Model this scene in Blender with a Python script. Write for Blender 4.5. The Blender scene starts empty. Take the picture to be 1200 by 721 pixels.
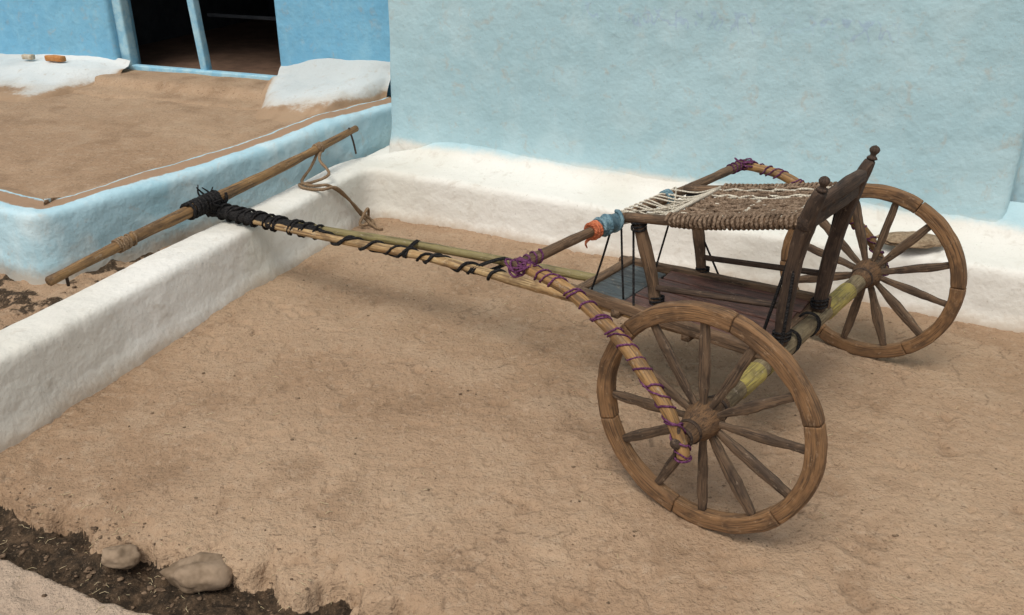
import bpy, bmesh, numpy as np, math, random
from mathutils import Matrix, Vector
random.seed(4); rng=np.random.default_rng(4)
scene=bpy.context.scene
# ------------------------------------------------------------ noise
def _h(i,j,k):
    n=(i*374761393+j*668265263+k*2147483647%1013904223*69069)&0xffffffff
    n=((n^(n>>13))*1274126177)&0xffffffff
    n=((n^(n>>16))*2246822519)&0xffffffff
    return ((n^(n>>15))&0xffff)/32767.5-1
def vnoise(P):
    P=np.asarray(P,float);I=np.floor(P).astype(np.int64);f=P-I;f=f*f*(3-2*f);r=0
    for a in (0,1):
        for b in (0,1):
            for c in (0,1):
                w=(f[:,0] if a else 1-f[:,0])*(f[:,1] if b else 1-f[:,1])*(f[:,2] if c else 1-f[:,2])
                r=r+w*_h(I[:,0]+a,I[:,1]+b,I[:,2]+c)
    return r
def fbm(P,s,o=3):
    P=np.asarray(P,float)*s;r=0;a=1
    for k in range(o): r=r+a*vnoise(P+17.3*k);P=P*2.03;a*=.5
    return r
def sst(x): x=np.clip(x,0,1);return x*x*(3-2*x)
# ------------------------------------------------------------ materials
def L(nt,a,b): nt.links.new(a,b)
def newmat(name,rough=.9,spec=.25):
    m=bpy.data.materials.new(name);m.use_nodes=True;nt=m.node_tree
    b=nt.nodes['Principled BSDF'];b.inputs['Roughness'].default_value=rough
    b.inputs['Specular IOR Level'].default_value=spec
    return m,nt,b
def noise(nt,vec,scale,detail=5,rough=.6,dist=0):
    n=nt.nodes.new('ShaderNodeTexNoise');n.inputs['Scale'].default_value=scale;n.inputs['Detail'].default_value=min(detail,3)
    n.inputs['Roughness'].default_value=rough;n.inputs['Distortion'].default_value=dist
    if vec is not None: L(nt,vec,n.inputs['Vector'])
    return n.outputs['Fac']
def mrange(nt,v,a,b,c=0,d=1):
    n=nt.nodes.new('ShaderNodeMapRange');n.interpolation_type='SMOOTHSTEP'
    L(nt,v,n.inputs[0]);n.inputs[1].default_value=a;n.inputs[2].default_value=b;n.inputs[3].default_value=c;n.inputs[4].default_value=d
    return n.outputs[0]
def mix(nt,f,a,b,mode='MIX'):
    n=nt.nodes.new('ShaderNodeMix');n.data_type='RGBA';n.blend_type=mode
    if isinstance(f,(int,float)): n.inputs[0].default_value=f
    else: L(nt,f,n.inputs[0])
    for s,i in ((a,6),(b,7)):
        if isinstance(s,tuple): n.inputs[i].default_value=(*s,1)
        else: L(nt,s,n.inputs[i])
    return n.outputs[2]
def math_(nt,op,a,b=None):
    n=nt.nodes.new('ShaderNodeMath');n.operation=op
    for s,i in ((a,0),(b,1)):
        if s is None: continue
        if isinstance(s,(int,float)): n.inputs[i].default_value=s
        else: L(nt,s,n.inputs[i])
    return n.outputs[0]
def mapping(nt,v,sc,loc=(0,0,0)):
    n=nt.nodes.new('ShaderNodeMapping');n.inputs['Scale'].default_value=sc;n.inputs['Location'].default_value=loc;L(nt,v,n.inputs['Vector']);return n.outputs[0]
def bump(nt,b,hs):
    h=None
    for x,dist in hs:
        t=math_(nt,'MULTIPLY',x,dist);h=t if h is None else math_(nt,'ADD',h,t)
    n=nt.nodes.new('ShaderNodeBump');n.inputs['Distance'].default_value=1;n.inputs['Strength'].default_value=1
    L(nt,h,n.inputs['Height']);L(nt,n.outputs[0],b.inputs['Normal'])
def pos(nt): return nt.nodes.new('ShaderNodeNewGeometry').outputs['Position']
def attr(nt,a,o='Fac'):
    n=nt.nodes.new('ShaderNodeAttribute');n.attribute_name=a;return n.outputs[o]
def sep(nt,v):
    n=nt.nodes.new('ShaderNodeSeparateXYZ');L(nt,v,n.inputs[0]);return n.outputs
def sepz(nt,v): return sep(nt,v)[2]
# low-frequency variation lives in vertex attributes n1 (broad) and n2 (medium), both -1..1
def mud_color(nt,p,rich=True):
    n1=attr(nt,'n1');n2=attr(nt,'n2')
    a=mix(nt,mrange(nt,n1,-.8,.8),(.310,.203,.123),(.385,.265,.168))
    a=mix(nt,mrange(nt,n2,.05,.9,0,.5),a,(.225,.142,.083))
    a=mix(nt,mrange(nt,n2,-.9,-.2,.35,0),a,(.43,.315,.21))
    if not rich: return a
    a=mix(nt,mrange(nt,noise(nt,p,26,4,.75),.50,.72,0,.5),a,(.43,.32,.22))
    a=mix(nt,mrange(nt,noise(nt,p,75,3,.75),.54,.70,0,.75),a,(.165,.102,.062))
    return a
def mat_ground():
    m,nt,b=newmat('packed_mud',.92,.2);p=pos(nt);a=mud_color(nt,p)
    n2=attr(nt,'n2')
    v=nt.nodes.new('ShaderNodeTexVoronoi');v.inputs['Scale'].default_value=34;L(nt,p,v.inputs['Vector'])
    sp=math_(nt,'MULTIPLY',mrange(nt,v.outputs['Distance'],.06,.17,1,0),mrange(nt,n2,-.1,.4))
    a=mix(nt,math_(nt,'MULTIPLY',sp,.65),a,(.12,.078,.05))
    a=mix(nt,math_(nt,'MULTIPLY',attr(nt,'crack'),.6),a,(.13,.085,.055))
    wet=attr(nt,'wet');pth=attr(nt,'path')
    fn=noise(nt,p,22,3,.75)
    wet=mrange(nt,math_(nt,'ADD',wet,math_(nt,'MULTIPLY',math_(nt,'SUBTRACT',fn,.5),.9)),.42,.58)
    w=mix(nt,mrange(nt,fn,.38,.7),(.026,.018,.011),(.09,.058,.034))
    w=mix(nt,mrange(nt,noise(nt,p,90,2,.7),.58,.68,0,.5),w,(.20,.14,.09))
    a=mix(nt,wet,a,w)
    a=mix(nt,pth,a,mix(nt,.55,a,(.46,.37,.29)))
    L(nt,a,b.inputs['Base Color'])
    bump(nt,b,[(fn,.012),(noise(nt,p,55,4,.7),.010)])
    return m
def mat_lime(name,c1,c2,bluesplit=None,blue=None,dirtz=.0,band=False,writing=False,spots=.3,bs=1.,edge=False,baked=True):
    m,nt,b=newmat(name,.93,.15);p=pos(nt);z=sepz(nt,p)
    if baked: n1=attr(nt,'n1');n2=attr(nt,'n2')
    else:
        n1=math_(nt,'MULTIPLY',math_(nt,'SUBTRACT',noise(nt,p,1.5,3),.5),3.);n2=math_(nt,'MULTIPLY',math_(nt,'SUBTRACT',noise(nt,p,8,3),.5),3.)
    fine=noise(nt,p,34,4,.65)
    a=mix(nt,mrange(nt,n1,-.7,.7),c1,c2)
    if blue:
        nb=mix(nt,mrange(nt,n1,-.8,.8),blue[0],blue[1])
        nb=mix(nt,mrange(nt,n2,-.1,.9,0,.45),nb,blue[2])
        nb=mix(nt,mrange(nt,noise(nt,mapping(nt,p,(9,9,2.5)),1,3,.7),.48,.78,0,.4),nb,blue[2])
        nb=mix(nt,mrange(nt,fine,.58,.75,0,.3),nb,blue[0])
        if writing:
            q=mapping(nt,p,(1,1,.62),(3,5,2));r=noise(nt,q,16,1,.4)
            ln=mrange(nt,math_(nt,'ABSOLUTE',math_(nt,'SUBTRACT',r,.5)),.012,.04,1,0)
            xs=sep(nt,p)[0];zz=math_(nt,'ADD',z,math_(nt,'MULTIPLY',n2,.012))
            bx=math_(nt,'MULTIPLY',mrange(nt,zz,1.165,1.185),mrange(nt,zz,1.265,1.28,1,0))
            bx=math_(nt,'MULTIPLY',bx,math_(nt,'MULTIPLY',mrange(nt,xs,.35,.42),mrange(nt,xs,1.75,1.85,1,0)))
            bx=math_(nt,'MULTIPLY',bx,mrange(nt,n2,-.5,.2,.08,.28))
            nb=mix(nt,math_(nt,'MULTIPLY',bx,ln),nb,(.27,.33,.56))
        if bluesplit is not None:
            zz=math_(nt,'ADD',z,math_(nt,'ADD',math_(nt,'MULTIPLY',n2,.014),math_(nt,'MULTIPLY',math_(nt,'SUBTRACT',fine,.5),.03)))
            a=mix(nt,mrange(nt,zz,bluesplit-.025,bluesplit+.035),a,nb)
        else: a=nb
    if dirtz>0:
        zz=math_(nt,'ADD',z,math_(nt,'ADD',math_(nt,'MULTIPLY',n2,-.022),math_(nt,'MULTIPLY',math_(nt,'SUBTRACT',fine,.5),-.06)))
        a=mix(nt,mrange(nt,zz,dirtz-.05,dirtz+.05,.75,0),a,(.40,.30,.205))
    a=mix(nt,mrange(nt,noise(nt,p,11,4,.72,.5),.55,.75,0,spots),a,(.44,.38,.30))
    a=mix(nt,mrange(nt,noise(nt,p,80,2,.7),.66,.74,0,.4),a,(.30,.25,.19))
    if band:
        o=attr(nt,'off');o=math_(nt,'ADD',o,math_(nt,'MULTIPLY',math_(nt,'SUBTRACT',noise(nt,p,16,4),.5),.04))
        f=math_(nt,'MULTIPLY',mrange(nt,o,.085,.10),mrange(nt,o,.205,.217,1,0))
        a=mix(nt,f,a,(.33,.215,.135))
        a=mix(nt,mrange(nt,o,.222,.232),a,mud_color(nt,p,False))
    if edge:
        o=math_(nt,'ADD',attr(nt,'edge'),math_(nt,'MULTIPLY',n2,.09));o=math_(nt,'ADD',o,math_(nt,'MULTIPLY',math_(nt,'SUBTRACT',fine,.5),.16))
        a=mix(nt,mrange(nt,o,.45,.72,0,.5),a,(.45,.37,.28))
        a=mix(nt,mrange(nt,o,.66,.78),a,mud_color(nt,p,False))
    L(nt,a,b.inputs['Base Color'])
    bump(nt,b,[(noise(nt,p,7,3,.55),.014*bs),(fine,.0036*bs)])
    return m
def mat_mud():
    m,nt,b=newmat('mud_floor',.93,.15);p=pos(nt);L(nt,mud_color(nt,p),b.inputs['Base Color'])
    bump(nt,b,[(noise(nt,p,9,4,.6),.018),(noise(nt,p,60,3,.7),.005)]);return m
def mat_wood(name,c1,c2,c3,scale=1.,rough=.75,spec=.3,bs=1.,grime=.7,pale=(.36,.29,.21)):
    m,nt,b=newmat(name,rough,spec)
    g=attr(nt,'gc','Vector')
    oi=nt.nodes.new('ShaderNodeObjectInfo').outputs['Random']
    va=nt.nodes.new('ShaderNodeVectorMath');va.operation='ADD';L(nt,g,va.inputs[0])
    cb=nt.nodes.new('ShaderNodeCombineXYZ');L(nt,math_(nt,'MULTIPLY',oi,7.),cb.inputs[2]);L(nt,cb.outputs[0],va.inputs[1]);g=va.outputs[0]
    gs=noise(nt,mapping(nt,g,(190*scale,190*scale,6*scale)),1,4,.75,.6)
    g2=noise(nt,mapping(nt,g,(60*scale,60*scale,9*scale)),1,4,.65,.4)
    pt=noise(nt,mapping(nt,g,(16,16,8)),1,4,.7,.3)
    a=mix(nt,mrange(nt,g2,.3,.7),c1,c2)
    a=mix(nt,mrange(nt,gs,.48,.66,0,.9),a,c3)
    a=mix(nt,mrange(nt,pt,.45,.68,0,grime),a,c3)
    a=mix(nt,mrange(nt,noise(nt,mapping(nt,g,(60,60,35)),1,3,.7),.58,.74,0,.6),a,pale)  # paler flecks in the wood colour, scattered by noise
    L(nt,a,b.inputs['Base Color'])
    bump(nt,b,[(g2,.005*bs),(gs,.004*bs)])
    return m
def mat_cloth(name,c1,c2,sc=120,wv=True):
    m,nt,b=newmat(name,.95,.1);g=attr(nt,'gc','Vector')
    f=noise(nt,mapping(nt,g,(sc,sc,sc)),1,3,.7)
    c=mix(nt,mrange(nt,f,.35,.65),c1,c2)
    c=mix(nt,mrange(nt,noise(nt,mapping(nt,g,(9,9,9)),1,2,.6),.45,.7,0,.5),c,tuple(.45*x for x in c1))
    L(nt,c,b.inputs['Base Color'])
    w=nt.nodes.new('ShaderNodeTexWave');w.inputs['Scale'].default_value=60;w.bands_direction='DIAGONAL';w.inputs['Distortion'].default_value=1;L(nt,g,w.inputs['Vector'])
    bump(nt,b,[(f,.002),(w.outputs['Fac'],.0015)]);return m
def mat_plain(name,c1,c2,sc=20,rough=.9):
    m,nt,b=newmat(name,rough,.2);p=pos(nt);f=noise(nt,p,sc,4,.7)
    L(nt,mix(nt,mrange(nt,f,.35,.65),c1,c2),b.inputs['Base Color']);bump(nt,b,[(f,.006),(noise(nt,p,sc*6,3,.7),.002)]);return m

M_ground=mat_ground(); M_mud=mat_mud()
WH=((.64,.615,.54),(.73,.71,.65))
LB=((.355,.525,.57),(.41,.58,.62),(.475,.63,.66))
M_main=mat_lime('limewash_main',*WH,bluesplit=.375,blue=LB,dirtz=.028,writing=True,spots=.38)
M_low=mat_lime('limewash_low',*WH,bluesplit=-5,blue=((.33,.53,.60),(.46,.63,.68),(.62,.71,.71)),dirtz=.11,band=True,spots=.4)
M_house=mat_lime('bluewash_house',*WH,bluesplit=-5,blue=((.17,.42,.61),(.225,.49,.655),(.30,.56,.69)),baked=False)
M_white=mat_lime('limewash_white',(.48,.51,.50),(.63,.65,.63),spots=.6,edge=True)
M_frame=mat_plain('door_frame_paint',(.24,.48,.62),(.38,.59,.67),12,.7)
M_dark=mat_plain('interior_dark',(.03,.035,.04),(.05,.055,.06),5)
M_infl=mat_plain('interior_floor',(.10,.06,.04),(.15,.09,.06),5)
M_rim=mat_wood('wheel_wood',(.27,.148,.066),(.19,.103,.048),(.06,.036,.021),pale=(.37,.25,.15))
M_spoke=mat_wood('spoke_wood',(.165,.105,.062),(.105,.068,.042),(.03,.021,.016),pale=(.29,.22,.15))
M_hub=mat_wood('hub_wood',(.17,.095,.045),(.115,.066,.035),(.04,.026,.017),pale=(.25,.16,.09))
M_axle=mat_wood('axle_wood',(.25,.20,.115),(.18,.135,.075),(.07,.05,.03))
M_yel=mat_wood('axle_yellow',(.45,.36,.09),(.31,.26,.09),(.14,.105,.045))
M_dw=mat_wood('dark_wood',(.095,.060,.039),(.06,.039,.027),(.020,.014,.011),pale=(.20,.14,.095))
M_mid=mat_wood('mid_wood',(.20,.122,.068),(.13,.08,.047),(.042,.028,.018),pale=(.31,.22,.145))
M_pole=mat_wood('pale_pole',(.47,.34,.17),(.34,.20,.085),(.12,.07,.035),.5,pale=(.55,.46,.31))
M_olive=mat_wood('olive_bamboo',(.25,.21,.085),(.19,.15,.065),(.09,.068,.03),.35,.5)
M_yoke=mat_wood('yoke_wood',(.29,.17,.07),(.20,.115,.05),(.075,.045,.025),.6,.6)
M_arm=mat_wood('arm_wood',(.36,.21,.08),(.25,.135,.05),(.085,.05,.027),.5,.55)
M_plank=mat_wood('plank_red',(.17,.08,.06),(.115,.058,.045),(.035,.024,.02),.6,.5,pale=(.28,.18,.13))
M_plankb=mat_wood('plank_blue',(.12,.14,.14),(.08,.09,.095),(.04,.035,.03),.6,.5)
M_black=mat_cloth('black_rubber',(.010,.010,.011),(.035,.032,.030))
M_purp=mat_cloth('purple_rope',(.085,.022,.07),(.17,.065,.13))
M_rope=mat_cloth('jute_rope',(.20,.13,.075),(.30,.21,.13))
M_seatr=mat_cloth('seat_cord',(.12,.078,.05),(.29,.21,.145),90)
M_white_r=mat_cloth('white_cord',(.50,.44,.34),(.66,.61,.50))
M_orange=mat_cloth('orange_cloth',(.42,.105,.045),(.58,.20,.10),60)
M_teal=mat_cloth('teal_cloth',(.09,.17,.21),(.19,.29,.32),60)
M_stone=mat_plain('stone',(.165,.115,.072),(.29,.21,.14),11)
M_iron=mat_plain('iron',(.03,.022,.018),(.07,.045,.03),40,.6)

# ------------------------------------------------------------ mesh helpers
def setattr_(me,k,v):
    a=me.attributes.new(k,'FLOAT','POINT');a.data.foreach_set('value',np.asarray(v,np.float32))
def make(name,geoms,mat,parent=None,smooth=True,attrs=None,bake=False):
    V=[];F=[];G=[];o=0
    for g in geoms:
        V.append(g[0]);G.append(g[2] if len(g)>2 and g[2] is not None else g[0]);F+= [tuple(i+o for i in f) for f in g[1]];o+=len(g[0])
    V=np.concatenate(V);G=np.concatenate(G)
    me=bpy.data.meshes.new(name);me.from_pydata(V.tolist(),[],F);
    at=me.attributes.new('gc','FLOAT_VECTOR','POINT');at.data.foreach_set('vector',G.astype(np.float32).ravel())
    if attrs:
        for k,v in attrs.items(): setattr_(me,k,v)
    if bake: setattr_(me,'n1',fbm(V,1.4,4));setattr_(me,'n2',fbm(V+4,6,4))
    if smooth: me.polygons.foreach_set('use_smooth',[True]*len(me.polygons))
    me.materials.append(mat);me.update()
    ob=bpy.data.objects.new(name,me);scene.collection.objects.link(ob)
    if parent: ob.parent=parent
    return ob
def empty(name,loc=(0,0,0),rz=0):
    e=bpy.data.objects.new(name,None);e.location=loc;e.rotation_euler=(0,0,rz);scene.collection.objects.link(e);return e
def spline(pts,n=8):
    P=np.array(pts,float);
    if len(P)<3: 
        t=np.linspace(0,1,n*2)[:,None];return P[0]*(1-t)+P[-1]*t
    Q=np.vstack([2*P[0]-P[1],P,2*P[-1]-P[-2]]);out=[]
    for i in range(1,len(Q)-2):
        for t in np.linspace(0,1,n,endpoint=False):
            a,b,c,d=Q[i-1],Q[i],Q[i+1],Q[i+2]
            out.append(.5*((2*b)+(-a+c)*t+(2*a-5*b+4*c-d)*t*t+(-a+3*b-3*c+d)*t**3))
    out.append(P[-1]);return np.array(out)
def resamp(P,step):
    P=np.array(P,float);d=np.r_[0,np.cumsum(np.linalg.norm(np.diff(P,axis=0),axis=1))]
    n=max(2,int(round(d[-1]/step))+1);s=np.linspace(0,d[-1],n)
    return np.stack([np.interp(s,d,P[:,k]) for k in range(P.shape[1])],1),s
def frames(P,ref=None):
    T=np.gradient(P,axis=0);T/=np.linalg.norm(T,axis=1)[:,None]+1e-12
    B=np.zeros_like(P)
    r=np.array(ref,float) if ref is not None else (np.array([0,0,1.]) if abs(T[0,2])<.9 else np.array([1.,0,0]))
    for i in range(len(P)):
        b=r-T[i]*(r@T[i]);b/=np.linalg.norm(b)+1e-12;B[i]=b
        if ref is None: r=b
    N=np.cross(T,B);return T,B,N
def tube(pts,ra,rb=None,ref=None,ex=2.,ns=12,nz=0.,nf=30.,smooth=0,seed=0.,end=.75):
    P=np.array(pts,float)
    if smooth: P=spline(P,smooth)
    n=len(P);rb=ra if rb is None else rb
    t0=np.linspace(0,1,n)
    def arr(r):
        r=np.atleast_1d(np.array(r,float));return np.interp(t0,np.linspace(0,1,len(r)),r) if len(r)>1 else np.full(n,r[0])
    A=arr(ra);Bb=arr(rb);T,B,N=frames(P,ref)
    e=min(A[0],Bb[0])*.25;e2=min(A[-1],Bb[-1])*.25
    P=np.vstack([P[0],P[0]+T[0]*e,P[1:-1],P[-1]-T[-1]*e2,P[-1]])
    T=np.vstack([T[0],T[0],T[1:-1],T[-1],T[-1]]);B=np.vstack([B[0],B[0],B[1:-1],B[-1],B[-1]]);N=np.vstack([N[0],N[0],N[1:-1],N[-1],N[-1]])
    A=np.r_[A[0]*end,A[0],A[1:-1],A[-1],A[-1]*end];Bb=np.r_[Bb[0]*end,Bb[0],Bb[1:-1],Bb[-1],Bb[-1]*end]
    s=np.r_[0,np.cumsum(np.linalg.norm(np.diff(P,axis=0),axis=1))]
    th=np.linspace(0,2*np.pi,ns,endpoint=False)+np.pi/ns
    c=np.cos(th);sn=np.sin(th);cx=np.sign(c)*np.abs(c)**(2/ex);sx=np.sign(sn)*np.abs(sn)**(2/ex)
    V=P[:,None,:]+N[:,None,:]*(A[:,None]*cx)[:,:,None]+B[:,None,:]*(Bb[:,None]*sx)[:,:,None]
    G=np.stack([A[:,None]*cx,Bb[:,None]*sx,np.repeat(s[:,None],ns,1)],2).reshape(-1,3)+seed
    n=len(P);V=V.reshape(-1,3)
    if nz:
        C=np.repeat(P,ns,0);d=V-C;l=np.linalg.norm(d,axis=1)[:,None]+1e-9
        V=V+d/l*(fbm(V+seed,nf,2)*nz)[:,None]
    F=[(i*ns+j,i*ns+(j+1)%ns,(i+1)*ns+(j+1)%ns,(i+1)*ns+j) for i in range(n-1) for j in range(ns)]
    F+=[tuple(range(ns-1,-1,-1)),tuple((n-1)*ns+j for j in range(ns))]
    return V,F,G
def beam(p0,p1,w,t,ref,ex=6,ns=20,nz=.0015,k=10,seed=0.,w1=None,t1=None):
    P=np.array(p0)+(np.array(p1)-np.array(p0))*np.linspace(0,1,k)[:,None]
    return tube(P,[w/2,(w1 or w)/2],[t/2,(t1 or t)/2],ref=ref,ex=ex,ns=ns,nz=nz,nf=18,seed=seed,end=.9)
def helix(path,r,pitch,cr,s0=0,s1=None,jit=.0,ns=6,phase=0,dens=14,fl=1.):
    P,s=resamp(path,.006);T,B,N=frames(P)
    s1=s[-1] if s1 is None else s1
    q=np.arange(s0,s1,pitch/dens);out=[]
    for x in q:
        i=min(np.searchsorted(s,x),len(P)-1)
        ph=phase+2*np.pi*(x-s0)/pitch+jit*(math.sin(x*40+phase)*2+math.sin(x*17+2*phase)*2.5)
        rr=r(x) if callable(r) else r
        out.append(P[i]+(N[i]*math.cos(ph)+B[i]*math.sin(ph))*(rr+cr*.7))
    return tube(out,cr,ns=ns,seed=random.random()*5)
def fillet(pts,rad,n=10):
    pts=[np.array(p,float) for p in pts];out=[pts[0]]
    for i in range(1,len(pts)-1):
        a=pts[i-1]-pts[i];b=pts[i+1]-pts[i];a/=np.linalg.norm(a);b/=np.linalg.norm(b)
        p=pts[i]+a*rad;q=pts[i]+b*rad
        for t in np.linspace(0,1,n): out.append((1-t)**2*p+2*t*(1-t)*pts[i]+t*t*q)
    out.append(pts[-1]);return np.array(out)
def sweep(path,side,prof,step=.02,pstep=.015,nz=((6,.006),(25,.002)),kk=1):
    P,s=resamp(path,step);T=np.gradient(P,axis=0)
    k=5;Tp=np.pad(T,((k,k),(0,0)),'edge');T=np.stack([np.convolve(Tp[:,j],np.ones(2*k+1)/(2*k+1),'valid') for j in range(2)],1)
    T/=np.linalg.norm(T,axis=1)[:,None]
    Nn=np.stack([T[:,1],-T[:,0]],1)*side
    ref,_=resamp(prof(s[len(s)//2],s[-1]),pstep);m=len(ref)
    V=[];O=[]
    for i in range(len(P)):
        q=np.array(prof(s[i],s[-1]));d=np.r_[0,np.cumsum(np.linalg.norm(np.diff(q,axis=0),axis=1))];ss=np.linspace(0,d[-1],m)
        off=np.interp(ss,d,q[:,0]);z=np.interp(ss,d,q[:,1])
        off=np.convolve(np.pad(off,kk,'edge'),np.ones(2*kk+1)/(2*kk+1),'valid');z=np.convolve(np.pad(z,kk,'edge'),np.ones(2*kk+1)/(2*kk+1),'valid')
        V.append(np.stack([P[i,0]+Nn[i,0]*off,P[i,1]+Nn[i,1]*off,z],1));O.append(off)
    V=np.array(V);n=len(P)
    A=V.reshape(-1,3)
    du=np.gradient(V,axis=0);dv=np.gradient(V,axis=1);nn=np.cross(du,dv).reshape(-1,3);nn/=np.linalg.norm(nn,axis=1)[:,None]+1e-9
    D=sum(fbm(A,f,3)*a for f,a in nz)
    A=A+nn*D[:,None]
    F=[(i*m+j,(i+1)*m+j,(i+1)*m+j+1,i*m+j+1) for i in range(n-1) for j in range(m-1)]
    return (A,F,A),np.array(O).ravel()

# ------------------------------------------------------------ ground
def axis(lo,hi,st,far):
    a=list(np.arange(lo,hi,st));d=st;x=a[-1];up=[]
    while x<far: d*=1.35;x+=d;up.append(x)
    d=st;x=a[0];dn=[]
    while x>-far: d*=1.35;x-=d;dn.append(x)
    return np.array(dn[::-1]+a+up)
gx=axis(-2.9,3.2,.009,70);gy=axis(1.55,5.3,.009,70)
X,Y=np.meshgrid(gx,gy);P3=np.stack([X.ravel(),Y.ravel(),np.zeros(X.size)],1)
x,y=P3[:,0],P3[:,1]
near=(np.abs(x)<6)&(np.abs(y)<9)
z=.012*fbm(P3,1.3,3)+.0045*fbm(P3,7,3)+.0018*fbm(P3,32,3)
pits=fbm(P3+5,12,3);z-=.009*sst((pits-.62)/.4)
chips=fbm(P3+9,21,3);z-=.004*sst((chips-.55)/.10)
fl=fbm(P3+21,5,4);z+=.0035*sst((fl-.15)/.05)
rd=np.abs(fbm(P3+31,3.6,4));crk=sst((.022-rd)/.018)*sst((fbm(P3+40,1.5,2)-.05)/.2);z-=.003*crk
for i in range(46):
    cx=random.uniform(-1.4,2.3);cy=random.uniform(2.0,4.6);a=random.uniform(0,6.28);la,lb=random.choice([(.055,.026),(.05,.022),(.03,.03)])
    dx=(x-cx)*math.cos(a)+(y-cy)*math.sin(a);dy=-(x-cx)*math.sin(a)+(y-cy)*math.cos(a)
    q=(dx/la)**2+(dy/lb)**2;msk=q<9
    z[msk]+=(-.007*np.exp(-q[msk]**2*.6)+.0028*np.exp(-((q[msk]-1.9)/.7)**2))*random.uniform(.4,1)
nd=.416*x+.909*y; al=.909*x-.416*y
w2=fbm(P3,3.2,3);w3=fbm(P3+3,11,4)
e1=nd-(1.285+.012*w2+.012*w3);e2=(1.535+.06*w2+.04*w3+.05*sst((al+1.7)/.5))-nd
e=np.minimum(e1,e2);dm=sst(e/.022+.4)
z-=dm*(.075+.022*sst(w3*.5+.5)-.014*fbm(P3,16,3))
led=e2+.05-.045*fbm(P3+8,9,3);ledge=sst(led/.012)*(1-dm);z-=.013*ledge
nk=.928*x-.373*y
gut=sst((-2.90-nk)/.08)*sst((6.5-y)/1.)*sst((x+5)/1.)
z+=gut*(.05+.02*fbm(P3,12,3))
z=np.where(near,z,0)
P3[:,2]=z
ny,nx=X.shape
idx=np.arange(ny*nx).reshape(ny,nx)
F=np.stack([idx[:-1,:-1],idx[:-1,1:],idx[1:,1:],idx[1:,:-1]],-1).reshape(-1,4)
me=bpy.data.meshes.new('ground');me.vertices.add(len(P3));me.vertices.foreach_set('co',P3.ravel())
me.loops.add(F.size);me.loops.foreach_set('vertex_index',F.ravel().astype(np.int32));me.polygons.add(len(F))
me.polygons.foreach_set('loop_start',np.arange(0,F.size,4,dtype=np.int32));me.polygons.foreach_set('use_smooth',np.ones(len(F),bool))
wet=np.clip(sst((e-.002)/.02)+gut*.6*sst(w3+.6)+.30*ledge*sst(w3*1.5),0,1)*near
pth=sst((1.288+.012*w3-nd)/.02)*near
Pz=P3.copy();Pz[:,2]=0
for k,v in (('wet',wet),('path',pth),('crack',crk*near),('n1',fbm(Pz,1.3,4)),('n2',fbm(Pz+11,4.5,5)+.25*sst((pits-.5)/.3)+.3*sst((chips-.5)/.1)-.25*sst((fl-.15)/.05))): setattr_(me,k,v)
me.update(calc_edges=True);me.materials.append(M_ground)
go=bpy.data.objects.new('ground',me);scene.collection.objects.link(go)
def gz(xx,yy):
    ix=np.searchsorted(gx,xx);iy=np.searchsorted(gy,yy)
    return P3[iy*nx+ix,2] if 0<ix<nx and 0<iy<ny else 0

# ------------------------------------------------------------ main blue house (plinth + kerb + wall)
house=empty('blue_mud_house')
cor=np.array([-.854,5.194]);kd=np.array([-.373,-.928]);wd=np.array([.901,-.433])
Lw=4.9
path1=fillet([cor+wd*Lw,cor,cor+kd*3.02],.13)
def prof1(s,tot):
    k=sst((s-(Lw-.36))/.46)
    h=.265+.010*math.sin(s*1.7)
    W_=[(-.035,-.06),(-.022,.0),(.0,.06),(.012,h-.03),(.020,h-.006),(.045,h+.004),(.16,h+.018),(.25,h+.04),(.30,h+.07),(.33,h+.11),(.36,h+.155),(.41,h+.21)]
    h2=.285
    K_=[(-.04,-.06),(-.025,.0),(.005,.08),(.035,h2-.022),(.045,h2-.003),(.07,h2+.005),(.14,h2+.008),(.18,h2+.006),(.225,h2+.004),(.248,h2),(.264,h2-.03),(.275,.0)]
    return [(a[0]*(1-k)+b[0]*k,a[1]*(1-k)+b[1]*k) for a,b in zip(W_,K_)]
g,o=sweep(path1,1,prof1,.018,.012,((1.8,.008),(6,.0035),(26,.0008)))
make('plinth_and_kerb',[g],M_main,house,bake=True)
mo=np.array([.433,.901])
c2=np.array([-.786,5.545])
bk=np.array([.36,.933])
path2=fillet([c2+wd*5.2+mo*.16,c2+wd*3.52+mo*.16,c2+wd*3.50,c2,c2+bk*3.5],.045,6)
def prof2(s,tot): return [(-.03,.24),(-.018,.33),(-.004,.42),(.004,.55),(.010,.8),(.03,3.3)]
g,o=sweep(path2,1,prof2,.025,.03,((1.1,.012),(4,.0035),(20,.0007)))
make('front_wall',[g],M_main,house,bake=True)
pb=[cor-kd*.25,cor-kd*1.3]
g,o=sweep(pb,-1,lambda s,t:[(-.10,.272),(.0,.272),(.12,.272),(.2,.266),(.24,.24),(.25,.0)],.02,.015)
make('side_ledge',[g],M_main,house,bake=True)
def poly(name,pts,z0,z1,mat,par):
    n=len(pts);V=np.array([(p[0],p[1],z0) for p in pts]+[(p[0],p[1],z1) for p in pts],float)
    F=[tuple(range(n-1,-1,-1)),tuple(range(n,2*n))]+[(i,(i+1)%n,n+(i+1)%n,n+i) for i in range(n)]
    return make(name,[(V,F,V)],mat,par,smooth=False)
a=c2-wd*.25-mo*.3;poly('roof',[a,a+wd*5.7,a+wd*5.7+mo*4,a+mo*4],3.302,3.40,M_mud,house)

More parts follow.
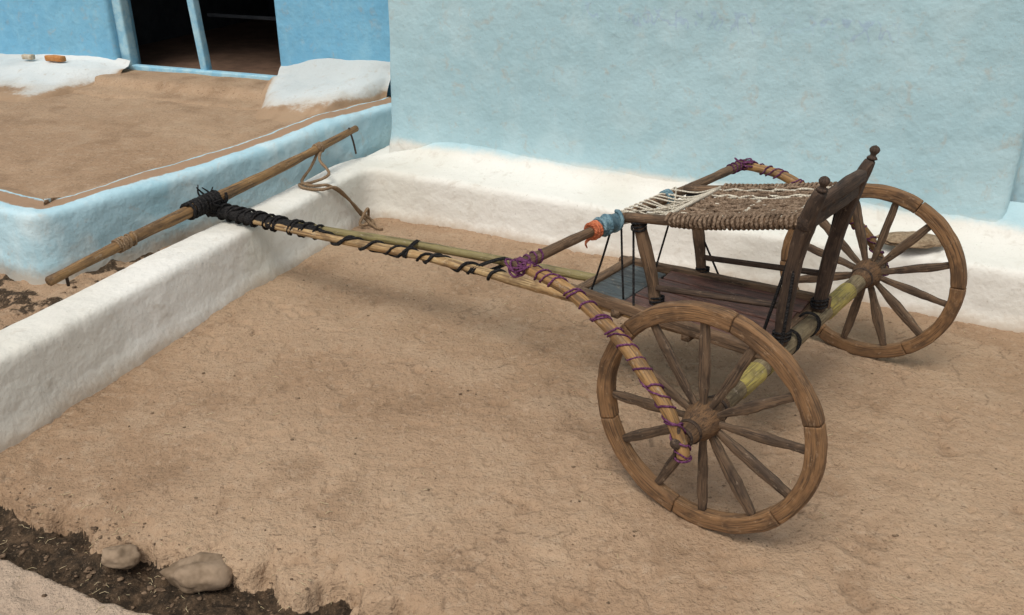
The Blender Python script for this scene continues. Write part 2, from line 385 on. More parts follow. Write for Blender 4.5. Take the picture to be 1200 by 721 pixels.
# ------------------------------------------------------------ neighbour house with veranda
nb=empty('neighbour_house')
lw0=np.array([-2.29,4.0]);ld=np.array([1.465,1.91]);ld/=np.linalg.norm(ld);lf=np.array([-.89,.46]);lf/=np.linalg.norm(lf)
path3=fillet([lw0+lf*4.5,lw0,lw0+ld*2.62],.14)
def zr(x,y): return .40+.035*sst((y-4.2)/2.)+.065*sst((x+1.8)/.95)
def prof3(s,tot):
    p=lw0+ld*max(0,(s-4.42)) if s>4.42 else lw0+lf*(4.42-s)
    h=zr(*p)
    return [(-.03,.0),(-.015,.06),(0,.2),(.008,h-.035),(.02,h-.006),(.05,h),(.12,h),(.20,h-.004),(.235,h-.006),(.30,h-.022),(.34,h-.05)]
g,o=sweep(path3,-1,prof3,.02,.014,((2.5,.011),(8,.004),(30,.001)))
make('veranda_edge',[g],M_low,nb,attrs={'off':o},bake=True)
c0=lw0+np.array([-.05,.29])
nr,nc=150,200;V=[]
for i in range(nr):
    st_=c0+ld*(i/(nr-1)*2.75)
    for j in range(nc):
        p=st_+lf*(j/(nc-1)*4.6);V.append((p[0],p[1],zr(p[0],p[1])-.026))
V=np.array(V);V[:,2]+=.009*fbm(V,2,3)+.003*fbm(V,11,3)
Fq=[(i*nc+j,(i+1)*nc+j,(i+1)*nc+j+1,i*nc+j+1) for i in range(nr-1) for j in range(nc-1)]
V2=[]
e0=c0+ld*2.75
for i in range(60):
    for j in range(nc):
        p=e0+lf*(j/(nc-1)*4.6)+np.array([-.1,1.])*(i/59*1.6);V2.append((p[0],p[1],zr(p[0],p[1])-.026))
V2=np.array(V2);V2[:,2]+=.009*fbm(V2,2,3)+.003*fbm(V2,11,3)
Fq2=[(i*nc+j,(i+1)*nc+j,(i+1)*nc+j+1,i*nc+j+1) for i in range(59) for j in range(nc-1)]
make('veranda_floor',[(V,Fq,V),(V2,Fq2,V2)],M_mud,nb,bake=True)
fp=np.array([-1.742,6.66]);fd=np.array([.942,-.335]);fo=np.array([-.335,-.942])
def fw(s,o,z): p=fp+fd*s+fo*o;return (p[0],p[1],z)
def slab(name,s0,s1,z0,z1,t=.28,mat=M_house,bev=.035):
    bm=bmesh.new();vs=[bm.verts.new(fw(s,o,z)) for z in (z0,z1) for s,o in ((s0,0),(s1,0),(s1,-t),(s0,-t))]
    for f in ((3,2,1,0),(4,5,6,7),(0,1,5,4),(1,2,6,5),(2,3,7,6),(3,0,4,7)): bm.faces.new([vs[i] for i in f])
    bmesh.ops.bevel(bm,geom=bm.edges[:],offset=bev,segments=4,affect='EDGES',profile=.5)
    me=bpy.data.meshes.new(name);bm.to_mesh(me);bm.free()
    for p in me.polygons:p.use_smooth=True
    me.materials.append(mat);o=bpy.data.objects.new(name,me);scene.collection.objects.link(o);o.parent=nb;return o
slab('wall_left',-5,-1.47,.3,2.8)
slab('wall_right',.02,1.25,.3,2.8)
slab('lintel',-1.55,.1,2.05,2.8,.27)
make('jamb_left',[beam(fw(-1.43,-.10,.45),fw(-1.46,-.10,2.1),.10,.10,(fd[0],fd[1],0))],M_frame,nb)
make('door_post',[beam(fw(-.72,-.12,.46),fw(-.84,-.12,2.1),.075,.06,(fd[0],fd[1],0))],M_frame,nb)
make('door_sill',[beam(fw(-1.47,-.09,.50),fw(.04,-.09,.50),.07,.05,(0,0,1))],M_frame,nb)
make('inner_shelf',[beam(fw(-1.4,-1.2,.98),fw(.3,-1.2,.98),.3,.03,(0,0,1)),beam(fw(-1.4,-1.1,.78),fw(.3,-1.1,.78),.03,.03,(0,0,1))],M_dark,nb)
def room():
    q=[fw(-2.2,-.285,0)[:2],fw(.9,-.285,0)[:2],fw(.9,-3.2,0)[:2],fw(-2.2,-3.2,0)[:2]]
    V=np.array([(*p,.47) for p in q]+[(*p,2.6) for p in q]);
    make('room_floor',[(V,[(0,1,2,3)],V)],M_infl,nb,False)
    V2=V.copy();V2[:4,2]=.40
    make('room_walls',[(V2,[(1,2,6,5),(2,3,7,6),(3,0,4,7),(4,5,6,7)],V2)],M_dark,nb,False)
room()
def apron(name,s0,s1,prof,mat,amp=.012):
    ns_=int((s1-s0)/.02)+2;ref,_=resamp(prof(s0),.015);m=len(ref);V=[];E=[]
    for s in np.linspace(s0,s1,ns_):
        q=np.array(prof(s));d=np.r_[0,np.cumsum(np.linalg.norm(np.diff(q,axis=0),axis=1))];t=np.linspace(0,d[-1],m)
        o=np.interp(t,d,q[:,0]);z=np.interp(t,d,q[:,1]);k=2
        o=np.convolve(np.pad(o,k,'edge'),np.ones(5)/5,'valid');z=np.convolve(np.pad(z,k,'edge'),np.ones(5)/5,'valid')
        side=max(0,1-abs(s-(s1 if name=='plinth_left' else s0))/.10)*.35 if name!='mud_step' else 0
        V+=[fw(s,a,b) for a,b in zip(o,z)];E+=list(t/d[-1]+side*(t/d[-1]>.3))
    V=np.array(V);V[:,2]+=fbm(V,4,3)*amp+fbm(V,13,2)*amp*.35;V[:,1]-=fbm(V+3,6,3)*amp
    F=[(i*m+j,i*m+j+1,(i+1)*m+j+1,(i+1)*m+j) for i in range(ns_-1) for j in range(m-1)]
    return make(name,[(V,F,V)],mat,nb,attrs={'edge':E},bake=True)
def pl(s):
    e=sst((-1.30-s)/.35); zt=.50+.06*sst((s+3)/1.5)-.03*sst((s+1.75)/.4)
    return [(-.02,zt+.05),(.01,zt+.008),(.05,zt),(.22*e+.06,zt-.01),(.29*e+.09,zt-.045),(.42*e+.11,.465),(.66*e+.13,.425),(.84*e+.15,.385)]
apron('plinth_left',-5,-1.36,pl,M_white,.009)
def prr(s):
    e=.35+.65*sst((s+.02)/.35);zt=.60+.10*sst((s+.03)/.5);m=.74*min(1.,max(.12,(3.0-3.09*s)/.7));f=zr(*(fp+fd*s+fo*.5))
    return [(-.02,zt+.02),(.02,zt),(.06*e*m+.03,zt-.06),(.16*e*m+.05,f+.13),(.42*e*m+.07,f+.085),(.60*e*m+.08,f+.05),(.72*e*m+.09,f-.0),(.95*e*m+.1,f-.045)]
apron('plinth_right',.03,.97,prr,M_white,.013)
def psn(s):
    return [(-.15,.494),(.0,.496),(.22,.492),(.27,.482),(.30,.45),(.33,.432),(.46,.425),(.50,.418),(.53,.395),(.6,.34)]
apron('mud_step',-1.75,.22,psn,M_mud,.008)
def blob(c,r,sq=(1,1,1),seed=0,nz=.18,nf=4,sub=3):
    bm=bmesh.new();bmesh.ops.create_icosphere(bm,subdivisions=sub,radius=1);V=np.array([v.co[:] for v in bm.verts]);F=[tuple(v.index for v in f.verts) for f in bm.faces];bm.free()
    V=V*(1+nz*fbm(V+seed,nf*.4,3))[:,None];V=V*np.array(sq)*r+np.array(c);return V,F,V*3+seed
M_ob=mat_plain('orange_brick',(.42,.17,.05),(.50,.24,.09),30);
br=empty('brick_piece')
p=np.array(fw(-2.02,.15,.575));make('block',[beam(p,p+np.array([.15,-.05,0]),.06,.045,(0,0,1),ex=5,nz=.004)],M_ob,br)
p=np.array(fw(-2.27,.15,.568));make('fragment',[beam(p,p+np.array([.09,-.02,0]),.045,.04,(0,0,1),ex=4,nz=.004)],mat_plain('pale_clay',(.40,.31,.2),(.55,.5,.4),25),br)

# ------------------------------------------------------------ cart
PH=.6769
cart=empty('ox_cart',(1.0409,2.861,0),-PH)
def C(u,v,z): return np.array([-u,v,z])
R=.38;TH=.7274
def wheel(name,vc,ph):
    w=empty(name);w.parent=cart
    c=C(0,vc,R);segs=[]
    for k in range(6):
        a0=2*np.pi*k/6+ph+.004;a1=2*np.pi*(k+1)/6+ph-.004
        th=np.linspace(a0,a1,26);rr=R-.0275+random.uniform(-.0012,.0012)
        P=np.stack([c[0]+rr*np.cos(th),np.full(26,c[1]+random.uniform(-.001,.001)),c[2]+rr*np.sin(th)],1)
        segs.append(tube(P,.0272,.0215,ref=(0,1,0),ex=7,ns=28,nz=.0022,nf=20,seed=k*1.7,end=.96))
    make('rim',segs,M_rim,w)
    th=np.linspace(0,2*np.pi,73);P=np.stack([c[0]+(R-.03)*np.cos(th),np.full(73,c[1]),c[2]+(R-.03)*np.sin(th)],1)
    make('rim_core',[tube(P,.018,.015,ref=(0,1,0),ex=5,ns=12)],M_dw,w)
    sp=[]
    for k in range(12):
        a=2*np.pi*(k+.5)/12+ph+random.uniform(-.03,.03);d=np.array([math.cos(a),0,math.sin(a)])
        b_=random.uniform(-.003,.003)
        P=[c+d*t+np.array([-d[2],0,d[0]])*b_*math.sin(t*9) for t in np.linspace(.035,R-.045,16)]
        wd_=np.array([.011,.012,.0135,.0155,.0175,.0185,.0185,.0185,.0175,.016,.0145,.013])*random.uniform(.85,1.08)
        sp.append(tube(P,wd_,wd_*.7,ref=(0,1,0),ex=3.4,ns=18,nz=.0028,nf=26,seed=k*2.1+vc))
    make('spokes',sp,M_spoke,w)
    s=-1 if vc<0 else 1
    prof=[(-.135,.020),(-.13,.032),(-.10,.034),(-.06,.042),(-.035,.054),(0,.060),(.035,.056),(.06,.045),(.10,.038),(.12,.036)]
    P=np.array([c+np.array([0,-s*t,0]) for t,_ in prof]);n=len(resamp(P,.012)[0])
    make('hub',[tube(resamp(P,.012)[0],np.interp(np.linspace(-.135,.12,n),[t for t,_ in prof],[r for _,r in prof]),ns=28,nz=.0018,nf=35)],M_hub,w)
    th=np.linspace(0,2*np.pi,34);hb=[]
    for off,rr in ((.128,.031),(.085,.037),(-.075,.0425)):
        e=c+np.array([0,s*off,0]);P=[e+rr*np.array([math.cos(t),0,math.sin(t)]) for t in th]
        hb.append(tube(P,.0035,.006,ref=(0,1,0),ex=4,ns=10))
    make('hub_bands',hb,M_iron,w)
    return w
wheel('wheel_near',-TH,.35);wheel('wheel_far',TH,.1)
ax=[C(0,v,R) for v in np.linspace(-.905,.905,40)]
make('axle_core',[tube(ax,.017,ns=14)],M_dw,cart)
make('linchpins',[tube([C(0,s*.885,R+.05),C(0.005,s*.885,R-.06)],.006,ns=8) for s in (-1,1)],M_iron,cart)
make('axle_beam',[tube([C(0,v,R) for v in np.linspace(-.61,.61,50)],.034,ns=20,nz=.003,nf=9)],M_axle,cart)
make('axle_bands',[tube([C(0,v,R) for v in np.linspace(a,b_,14)],.0372,ns=20,nz=.002,nf=14) for a,b_ in ((-.50,-.34),(-.31,-.26),(.24,.50))],M_yel,cart)
XB=[C(.685,-.80,.723),C(.67,-.4,.727),C(.655,0,.728),C(.64,.4,.726),C(.632,.79,.722)]
XB=spline(XB,10);make('crossbar',[tube(XB,.0195,ns=16,nz=.003,nf=12)],M_mid,cart)
armN=spline([C(.72,-.755,.717),C(.62,-.775,.718),C(.47,-.79,.700),C(.345,-.81,.655),C(.22,-.835,.60),C(.12,-.86,.53),C(.04,-.872,.455),C(-.012,-.878,.365),C(-.02,-.878,.33)],8)
armF=spline([C(.655,.765,.717),C(.56,.775,.715),C(.45,.79,.698),C(.345,.81,.655),C(.22,.835,.60),C(.12,.86,.53),C(.04,.872,.455),C(-.012,.878,.365),C(-.02,.878,.33)],8)
for nm,A in (('guard_arm_near',armN),('guard_arm_far',armF)):
    make(nm,[tube(A,[.019,.021,.022,.021,.02],ns=16,nz=.003,nf=12)],M_arm,cart)
    make(nm+'_rope',[helix(A,.021,.066,.0036,.06,.98,jit=.30),helix(A,.0215,.10,.0030,.1,.95,jit=.4,phase=2)],M_purp,cart)
    s=-1 if nm.endswith('near') else 1
    k=[];cc=C(.675 if s<0 else .63,s*.775,.722)
    for q in range(10):
        a=random.uniform(0,6);th=np.linspace(0,2*np.pi,20);ax1=np.array([math.cos(a),math.sin(a)*.5,random.uniform(-.6,.6)]);ax1/=np.linalg.norm(ax1)
        ax2=np.cross(ax1,[random.uniform(-1,1),random.uniform(-.5,.5),1]);ax2/=np.linalg.norm(ax2)
        off=np.array([random.uniform(-.025,.025),random.uniform(-.02,.02),0])
        k.append(tube([cc+off+(ax1*math.cos(t)+ax2*math.sin(t))*random.uniform(.026,.031) for t in th],.0042,ns=6))
    make(nm+'_knot',k,M_purp,cart)
make('crossbar_wrap',[helix(XB,.0195,.030,.0036,.0,.13,jit=.2),helix(XB,.0195,.035,.0036,1.44,1.58,jit=.2)],M_purp,cart)
def xb(v):
    return np.array([np.interp(v,XB[:,1],XB[:,0]),v,np.interp(v,XB[:,1],XB[:,2])])
def wrap(name,v0,v1,r,mat,cr=.009):
    P=np.array([xb(v) for v in np.linspace(v0,v1,14)])
    make(name,[tube(P,[r*.8,r,r*1.08,r,r*.85],ns=26,nz=.007,nf=40,seed=abs(v0)*9)]+[helix(P,r*.9,abs(v1-v0)/2.3,cr,0,None,jit=.5)],mat,cart)
wrap('orange_cloth',-.385,-.345,.026,M_orange,.007)
wrap('teal_cloth',-.335,-.215,.031,M_teal,.008)
wrap('teal_cloth_b',.10,.14,.026,M_teal,.006)
make('cloth_tails',[tube([xb(-.36)+np.array([.0,0,-.02]),xb(-.36)+np.array([-.02,-.02,-.045]),xb(-.36)+np.array([-.02,-.01,-.07])],[.010,.012,.004],[.004,.004,.002],smooth=4)],M_orange,cart)
leg=[];fin=[]
zf,zb=.735,.885
for s in (-1,1):
    tv=.236 if s<0 else .212
    P=spline([C(.0,s*.17,.41),C(-.005,s*.185,.60),C(-.025,s*.203,.80),C(-.06,s*(tv-.008),.94),C(-.078,s*tv,1.0)],6)
    leg.append(tube(P,[.021,.028,.026,.03,.024,.018],[.022,.026,.024,.028,.024,.018],ref=(1,0,0),ex=3.5,ns=20,nz=.003,nf=14,seed=s))
    top=C(-.08,s*tv,1.0);d=np.array([.12,s*.08,1]);d/=np.linalg.norm(d)
    fin.append(tube([top+d*t for t in (0,.004,.010,.014,.020,.028,.036,.043,.048,.051)],[.016,.019,.016,.010,.010,.016,.018,.015,.009,.003],ns=18))
    leg.append(tube(spline([C(.49,s*.18,.41),C(.52,s*.19,.55),C(.575,s*.205,.73)],7),[.02,.021,.022],ex=3,ns=16,nz=.003,nf=14,seed=3+s,ref=(1,0,0)))
make('rear_legs',[leg[0],leg[2]],M_dw,cart);make('front_legs',[leg[1],leg[3]],M_mid,cart)
make('finials',fin,M_dw,cart)
rails=[]
for s in (-1,1):
    rails.append(tube(spline([C(.62,s*.215,zf+.012),C(.3,s*.222,.805),C(-.035,s*.215,zb)],8),[.019,.018,.02],ns=14,nz=.002,nf=15,seed=s*2))
make('seat_rails',rails,M_mid,cart)
def sc(u): return zf+(zb-zf)*(0.62-u)/.655
bk_=[tube(spline([C(-.04,-.25,.885),C(-.05,-.12,.895),C(-.055,0,.90),C(-.05,.12,.895),C(-.04,.235,.885)],6),.022,.026,ref=(0,0,1),ex=4,ns=18,nz=.003,nf=12),
     tube(spline([C(-.062,-.225,.94),C(-.08,-.12,.962),C(-.085,0,.968),C(-.08,.12,.962),C(-.062,.205,.94)],6),[.014,.016,.018,.016,.014],[.016,.023,.026,.023,.016],ref=(0,0,1),ex=4,ns=18,nz=.003,nf=12)]
for v in np.linspace(-.15,.15,5): bk_.append(tube([C(-.05,v,.90),C(-.062,v,.925),C(-.072,v,.94),C(-.085,v,.96)],[.009,.014,.009,.012],ns=10))
make('back_rail',bk_,M_dw,cart)
make('stretchers',[tube([C(.505,-.19,.49),C(.0,-.18,.56)],.012,ns=10),tube([C(.505,.19,.49),C(.0,.18,.56)],.012,ns=10)],M_dw,cart)
# woven seat
cords=[];wc=[]
vs=np.linspace(-.20,.20,27)
def sagf(u,v): return -.028*(1-(v/.22)**2)*math.sin(math.pi*min(1,max(0,(.50-u)/.55)*.9+.08))
for i,v in enumerate(vs):
    P=[];o1=random.uniform(-.008,.008);o2=random.uniform(-.008,.008);dz=random.uniform(-.003,.004)
    for t in np.linspace(0,1,22):
        u=.46*(1-t)+(-.03)*t
        P.append(C(u,v*(1-.06*t)+o1*(1-t)+o2*t+.003*math.sin(t*9+i*2.3),sc(u)+.014+dz+sagf(u,v)+.0035*math.sin(t*np.pi*11+np.pi*i)))
    wh=i in (4,9,15,20,21,25)
    (wc if wh else cords).append(tube(P,random.uniform(.0055,.0078) if not wh else .0045,ns=6,nz=.001,nf=80,seed=i*.37))
for j,u in enumerate(np.linspace(.45,-.02,10)):
    P=[C(u+.006*math.sin(v*23+j*1.7),v,sc(u)+.014+sagf(u,v)+.004*math.cos(k*np.pi+np.pi*j)) for k,v in enumerate(np.linspace(-.225,.225,31))]
    (wc if j in (4,8) else cords).append(tube(P,.0062,ns=6,nz=.001,nf=80,seed=j*.53))
for s in (-1,1):
    cords.append(helix(spline([C(.45,s*.215,sc(.45)+.005),C(.3,s*.222,.805),C(-.02,s*.216,zb-.003)],8),.018,.017,.0062,0,None,ns=6,dens=12,jit=.08))
make('seat_weave',cords,M_seatr,cart)
cross=[C(.465,v,sc(.465)+.016) for v in np.linspace(-.21,.21,10)]
wc.append(tube(cross,.008,ns=8))
n=13
for i in range(n):
    va=-.20+.40*i/(n-1);vb=-.20+.40*((i+.5+random.uniform(-.8,.8))%n)/(n-1)
    vb2=min(.2,max(-.2,vb));bp=xb(min(.22,max(-.20,va)))
    th=[C(.465,vb2,sc(.465)+.02),C(.55,(va+vb2)/2+random.uniform(-.016,.016),.752+random.uniform(-.016,.004)),bp+np.array([-.006,0,.022]),bp+np.array([-.024,0,.0]),bp+np.array([-.0,0,-.022]),C(.55,(va+vb2)/2+.01,.735),C(.465,vb2+.012,sc(.465)+.008)]
    wc.append(tube(th,.0036,ns=6,smooth=5))
make('white_lacing',wc,M_white_r,cart)
# platform
pk=[];n=4
for i in range(n):
    a=i/n+.012;b_=(i+1)/n-.012
    def vv(u,f): 
        t=(u-.05)/.75;lo=-.29+t*.035;hi=.22-t*.10;return lo+(hi-lo)*f
    c1=C(.045,(vv(.05,a)+vv(.05,b_))/2,.415+random.uniform(-.003,.003));c3=C(.60,(vv(.6,a)+vv(.6,b_))/2,.413)
    w0=vv(.05,b_)-vv(.05,a);w1=vv(.6,b_)-vv(.6,a)
    pk.append(beam(c1,c3,w0,.02,(0,0,1),w1=w1,nz=.0015,seed=i*3.,ex=9,ns=28))
make('floor_planks',pk,M_plank,cart)
make('floor_front_panel',[beam(C(.605,-.07,.414),C(.775,-.07,.412),.33,.016,(0,0,1),ex=10,ns=28)],M_plankb,cart)
fr=[beam(C(-.02,-.30,.428),C(.84,-.262,.41),.035,.045,(0,0,1),seed=1),beam(C(-.02,.235,.428),C(.84,.115,.41),.035,.045,(0,0,1),seed=2),
    beam(C(.79,-.29,.415),C(.79,.14,.415),.04,.04,(0,0,1),seed=4),beam(C(.60,-.30,.388),C(.60,.17,.388),.035,.03,(0,0,1),seed=5),
    beam(C(.035,-.31,.40),C(.035,.25,.40),.035,.03,(0,0,1),seed=6),beam(C(.3,-.30,.388),C(.3,.22,.388),.035,.03,(0,0,1),seed=7)]
make('floor_frame',fr,M_mid,cart)
# shafts
shN=spline([C(.12,-.20,.372),C(.55,-.225,.372),C(.95,-.255,.375),C(1.6,-.29,.357),C(2.2,-.40,.345),C(2.93,-.50,.335)],12)
shF=spline([C(.12,.155,.372),C(.45,.07,.372),C(.77,-.012,.372),C(1.66,-.212,.366),C(2.3,-.365,.350),C(2.93,-.465,.335)],12)
make('shaft_near',[tube(shN,[.021,.022,.021,.019,.019],ns=16,nz=.004,nf=8)],M_pole,cart)
Pf,sf=resamp(shF,.02);rad=np.array([.0195+.0028*math.exp(-((s%.34-.17)/.012)**2) for s in sf])
make('shaft_far',[tube(Pf,rad,ns=16)],M_olive,cart)
sNr,_=resamp(shN,.02);sFr,_=resamp(shF,.02);nn_=min(len(sNr),len(sFr));mid=(sNr[-nn_:]+sFr[-nn_:])/2
Pm,sm=resamp(mid,.01);Lm=sm[-1]
bl=[]
PN,sN_=resamp(shN,.01);tN=sN_[-1]
bl.append(helix(shN,.0195,.17,.0075,1.02,tN-.75,jit=.22,ns=8,dens=26))
bl.append(helix(shN,.0195,.23,.006,1.2,tN-.75,jit=.3,ns=8,dens=26,phase=2.4))
tipP=Pm[sm>Lm-.74]
q=len(tipP);tt=np.linspace(0,1,q)
ra_=np.interp(tt,[0,.08,.3,.6,1],[.024,.033,.036,.041,.043])
bl.append(tube(tipP,ra_,ra_*.78,ns=22,nz=.006,nf=24))
bl.append(helix(tipP,lambda x:.030+.010*x,.075,.0065,0,None,jit=.55,ns=8,dens=22))
bl.append(helix(tipP,lambda x:.030+.010*x,.11,.007,0.05,None,jit=.5,ns=8,dens=22,phase=2))
for uu in (1.72,1.30):
    i=np.argmin(np.abs(-shN[:,0]-uu));j=np.argmin(np.abs(-shF[:,0]-uu));a,b_=shN[i],shF[j];c=(a+b_)/2;h=np.linalg.norm(b_-a)/2+.026
    for q in range(2):
        th=np.linspace(0,2*np.pi,24);dd=(b_-a)/np.linalg.norm(b_-a)
        bl.append(tube([c+dd*h*math.cos(t)+np.array([0,0,.025*math.sin(t)])+np.array([.012*q+.01*math.sin(t),0,0]) for t in th],.005,ns=6))
make('black_binding',bl,M_black,cart)
tie=[]
def tl(a,b_,sagv=.0,r=.0045): 
    a=np.array(a);b_=np.array(b_);m=(a+b_)/2+np.array([0,0,-sagv]);tie.append(tube([a,m,b_],r,ns=6,smooth=8))
tl(C(.66,-.26,.70),C(.74,-.25,.43),.01);tl(C(.64,-.22,.70),C(.60,-.24,.43),.01);tl(C(.60,.2,.71),C(.42,.19,.43),.0)
tl(C(.60,-.20,.70),C(.53,-.28,.43),0,.005);tl(C(.63,.16,.70),C(.66,.10,.43),0)
tl(C(-.02,-.2,.87),C(-.03,-.24,.42),.0,.006);tl(C(-.02,-.2,.87),C(.06,-.19,.44),.0,.006);tl(C(-.0,.19,.87),C(.03,.22,.44),.0,.006)
tl(C(-.02,-.2,.87),C(.12,.2,.44),.0,.005)
for (u,v,z,r) in ((.49,-.18,.43,.025),(.49,.18,.43,.025),(.0,-.17,.44,.029),(.0,.17,.44,.029),(0.575,-.205,.715,.026),(.575,.205,.715,.026)):
    for q in range(3):
        th=np.linspace(0,2*np.pi,18);tie.append(tube([C(u,v,z)+np.array([r*math.cos(t),r*math.sin(t),.010*q+.006*math.sin(t+q)]) for t in th],.0045,ns=6))
for v in (-.24,-.10,.08):
    for q in range(2):
        th=np.linspace(0,2*np.pi,20);tie.append(tube([C(0,v+q*.014,R+.010)+np.array([.039*math.cos(t),.008*math.sin(t*2+q),.046*math.sin(t)]) for t in th],.0042,ns=6))
make('black_ties',tie,M_black,cart)
ch=[]
for k in range(7):
    c=C(.33+.01*k,-.15,.375-.018*min(k,6-k));th=np.linspace(0,2*np.pi,14);f=k%2
    ch.append(tube([c+np.array([.014*math.cos(t),.009*math.sin(t)*f,.009*math.sin(t)*(1-f)]) for t in th],.0028,ns=6))
make('chain',ch,M_iron,cart)

Mi=(Matrix.Translation((1.0409,2.861,0))@Matrix.Rotation(-PH,4,'Z')).inverted()
def Wl(p): return np.array((Mi@Vector(p))[:])
y0=np.array([-1.95,3.40,.333]);y1=np.array([-.962,5.395,.478])
yk=[Wl(y0+(y1-y0)*t+np.array([0,0,.006*math.sin(t*7)])) for t in np.linspace(0,1,50)]
make('yoke',[tube(yk,[.022,.024,.028,.031,.031,.028,.025,.022,.021],ns=18,nz=.0035,nf=9)],M_yoke,cart)
pegs=[]
def yp(t): return y0+(y1-y0)*t
pegs.append(tube([Wl(yp(.965)+np.array([0,0,.03])),Wl(yp(.965)+np.array([.02,.0,-.05])),Wl(yp(.965)+np.array([.035,-.01,-.13]))],.006,ns=8,smooth=4))
pegs.append(tube([Wl(yp(.04)+np.array([0,0,.02])),Wl(yp(.04)+np.array([0,0,-.06]))],.007,ns=8))
make('yoke_pegs',pegs,M_iron,cart)
ykp=np.array(yk)
make('yoke_ropes',[helix(ykp,.026,.014,.0055,.36,.42,ns=6),helix(ykp,.026,.03,.005,.37,.47,ns=6,phase=1),helix(ykp,.024,.014,.0055,1.82,1.87,ns=6)],M_rope,cart)
bl=[helix(ykp,.032,.024,.009,.80,1.02,jit=.5,ns=8),helix(ykp,.034,.05,.008,.80,1.04,jit=.6,ns=8,phase=2)]
kc=Wl(yp(.435)+np.array([0,0,-.015]))
for q in range(14):
    a1=rng.normal(size=3);a1/=np.linalg.norm(a1);a2=np.cross(a1,rng.normal(size=3));a2/=np.linalg.norm(a2)
    rr=random.uniform(.042,.054);th=np.linspace(0,2*np.pi,20)
    bl.append(tube([kc+(a1*math.cos(t)+a2*math.sin(t))*rr for t in th],.0085,.005,ns=8))
for q in range(4):
    d=Wl(yp(.435)+np.array([random.uniform(-.07,.03),random.uniform(-.05,.05),random.uniform(.06,.10)]))
    m=(kc+d)/2+rng.normal(size=3)*.02
    bl.append(tube([kc,m,d],[.006,.006,.003],ns=6,smooth=5))
make('yoke_binding',bl,M_black,cart)
rp=[(-1.10,5.10,.47),(-1.115,4.98,.41),(-1.05,4.90,.345),(-1.13,4.85,.312),(-1.205,4.82,.305),(-1.16,4.76,.303),(-1.07,4.745,.300),(-1.00,4.80,.295),(-.955,4.87,.22),(-.915,4.95,.11),(-.88,4.995,.04),(-.80,4.90,.018),(-.76,4.88,.016)]
rp2=[(-1.12,5.06,.46),(-1.16,4.95,.37),(-1.20,4.86,.31),(-1.12,4.80,.304),(-1.04,4.82,.30),(-.97,4.92,.20),(-.90,5.0,.08),(-.84,5.01,.02),(-.82,4.93,.018)]
rp3=[(-.87,5.06,.02),(-.86,5.0,.10),(-.90,4.93,.03),(-.85,4.92,.03)]
make('trailing_rope',[tube([Wl(p) for p in q],.0085,ns=8,smooth=8,nz=.0015,nf=60) for q in (rp,rp2,rp3)],M_rope,cart)

# ------------------------------------------------------------ stones, debris, sack
make('stone',[blob((-1.215,2.14,-.035),.054,(1.1,.75,.6),1,sub=4,nz=.26,nf=3)],M_stone)
make('stone.001',[blob((-.95,2.085,-.045),.088,(1.2,.75,.6),5,sub=4,nz=.26,nf=3)],M_stone)
cl=[]
for i in range(260):
    t=random.random();q=random.uniform(1.31,1.53) if t<.7 else 1.5+abs(random.gauss(0,.10))
    a=random.uniform(-2.6,-1.1);xx=.909*a+.416*q;yy=-.416*a+.909*q
    r=random.uniform(.0015,.004) if q>1.5 else random.choice([random.uniform(.002,.006),random.uniform(.002,.010)])
    cl.append(blob((xx,yy,gz(xx,yy)+r*.2),r,(random.uniform(.8,1.8),random.uniform(.8,1.4),.5),i,sub=2 if r>.006 else 1,nz=.4))
for i in range(420):
    xx=random.uniform(-1.6,2.4);yy=random.uniform(1.9,4.6)
    if .928*xx-.373*yy<-2.68 or -.433*xx-.901*yy<-4.27: continue
    r=random.choice([.0012,.0018,.0025,.0042])*random.uniform(.8,1.2)
    cl.append(blob((xx,yy,gz(xx,yy)+r*.2),r,(random.uniform(.8,2),1.2,.5),i,sub=1,nz=.4))
for i in range(260):
    yy=random.uniform(3.0,5.6);nkk=random.uniform(-3.5,-2.98);xx=(nkk+.373*yy)/.928
    r=random.uniform(.003,.012)
    cl.append(blob((xx,yy,gz(xx,yy)+r*.3),r,(1.3,1,.6),i,sub=1))
make('mud_clods',cl,mat_plain('clod',(.09,.058,.036),(.24,.165,.105),30))
sw=[]
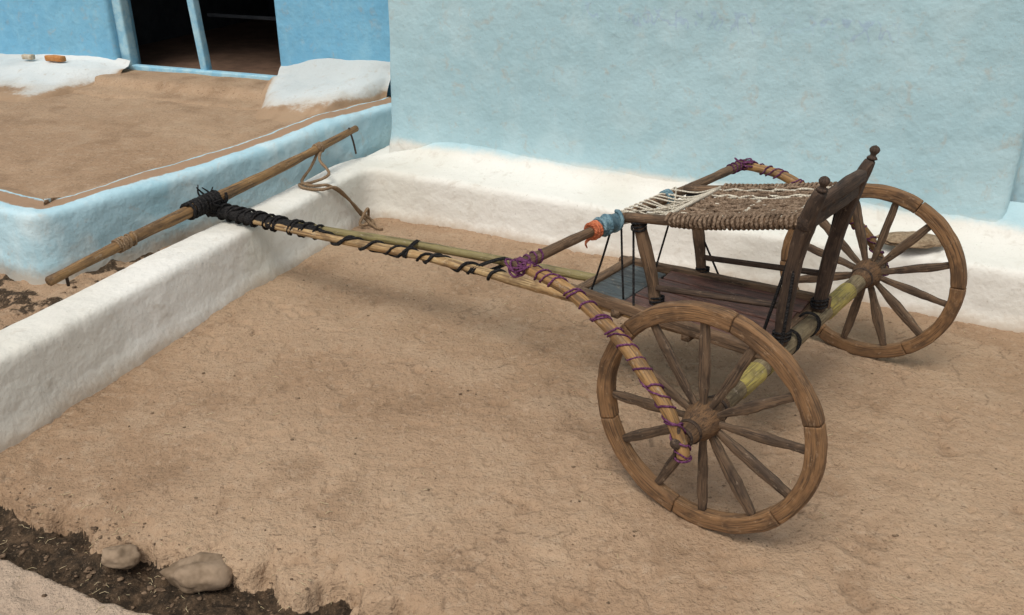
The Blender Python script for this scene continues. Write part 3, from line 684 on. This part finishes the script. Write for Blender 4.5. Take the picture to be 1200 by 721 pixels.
for i in range(230):
    if i<110: a=random.uniform(-2.5,-1.2);q=random.uniform(1.30,1.60);xx=.909*a+.416*q;yy=-.416*a+.909*q
    else: xx=random.uniform(-1.5,2.4);yy=random.uniform(1.9,4.4)
    if .928*xx-.373*yy<-2.68 or -.433*xx-.901*yy<-4.27: continue
    zz=gz(xx,yy)+.002;a=random.uniform(0,6);l=random.uniform(.008,.032)
    sw.append(tube([(xx,yy,zz),(xx+l*.5*math.cos(a),yy+l*.5*math.sin(a),zz+.003),(xx+l*math.cos(a+.3),yy+l*math.sin(a+.3),zz)],.0009,ns=4))
make('straw_litter',sw,mat_plain('straw',(.45,.36,.2),(.6,.5,.32),50))
make('burlap_sack',[blob((1.90,3.97,.318),.14,(1.1,.62,.17),7,nz=.25,sub=4)],mat_plain('burlap',(.20,.14,.085),(.34,.25,.16),45))

# ------------------------------------------------------------ camera, light
f=1039.7;th=.4493;ro=.0046
Fv=Vector((0,math.cos(th),-math.sin(th)));U0=Vector((0,math.sin(th),math.cos(th)));X0=Vector((1,0,0))
Xv=X0*math.cos(ro)+U0*math.sin(ro);Uv=U0*math.cos(ro)-X0*math.sin(ro)
cd=bpy.data.cameras.new('camera');cam=bpy.data.objects.new('camera',cd);scene.collection.objects.link(cam)
cam.matrix_world=Matrix(((Xv.x,Uv.x,-Fv.x,0),(Xv.y,Uv.y,-Fv.y,0),(Xv.z,Uv.z,-Fv.z,1.8635),(0,0,0,1)))
cd.sensor_width=36;cd.lens=f/1200*36;cd.clip_end=500;cd.clip_start=.05;scene.camera=cam
el=math.radians(62);az=math.radians(-150)
w=bpy.data.worlds.new('World');scene.world=w;w.use_nodes=True;nt=w.node_tree;bg=nt.nodes['Background']
sk=nt.nodes.new('ShaderNodeTexSky');sk.sky_type='NISHITA';sk.sun_disc=False;sk.sun_elevation=el;sk.sun_rotation=az;sk.air_density=1;sk.dust_density=4
hs=nt.nodes.new('ShaderNodeHueSaturation');hs.inputs['Saturation'].default_value=.35
L(nt,sk.outputs[0],hs.inputs['Color']);L(nt,hs.outputs[0],bg.inputs[0]);bg.inputs[1].default_value=.145
sl=bpy.data.lights.new('sun','SUN');sl.energy=1.5;sl.angle=math.radians(24);sl.color=(1,.96,.88)
so=bpy.data.objects.new('sun',sl);scene.collection.objects.link(so)
sd=Vector((math.sin(az)*math.cos(el),math.cos(az)*math.cos(el),math.sin(el)))
so.rotation_euler=sd.to_track_quat('Z','Y').to_euler()
scene.view_settings.view_transform='Standard';scene.view_settings.look='None';scene.view_settings.exposure=0
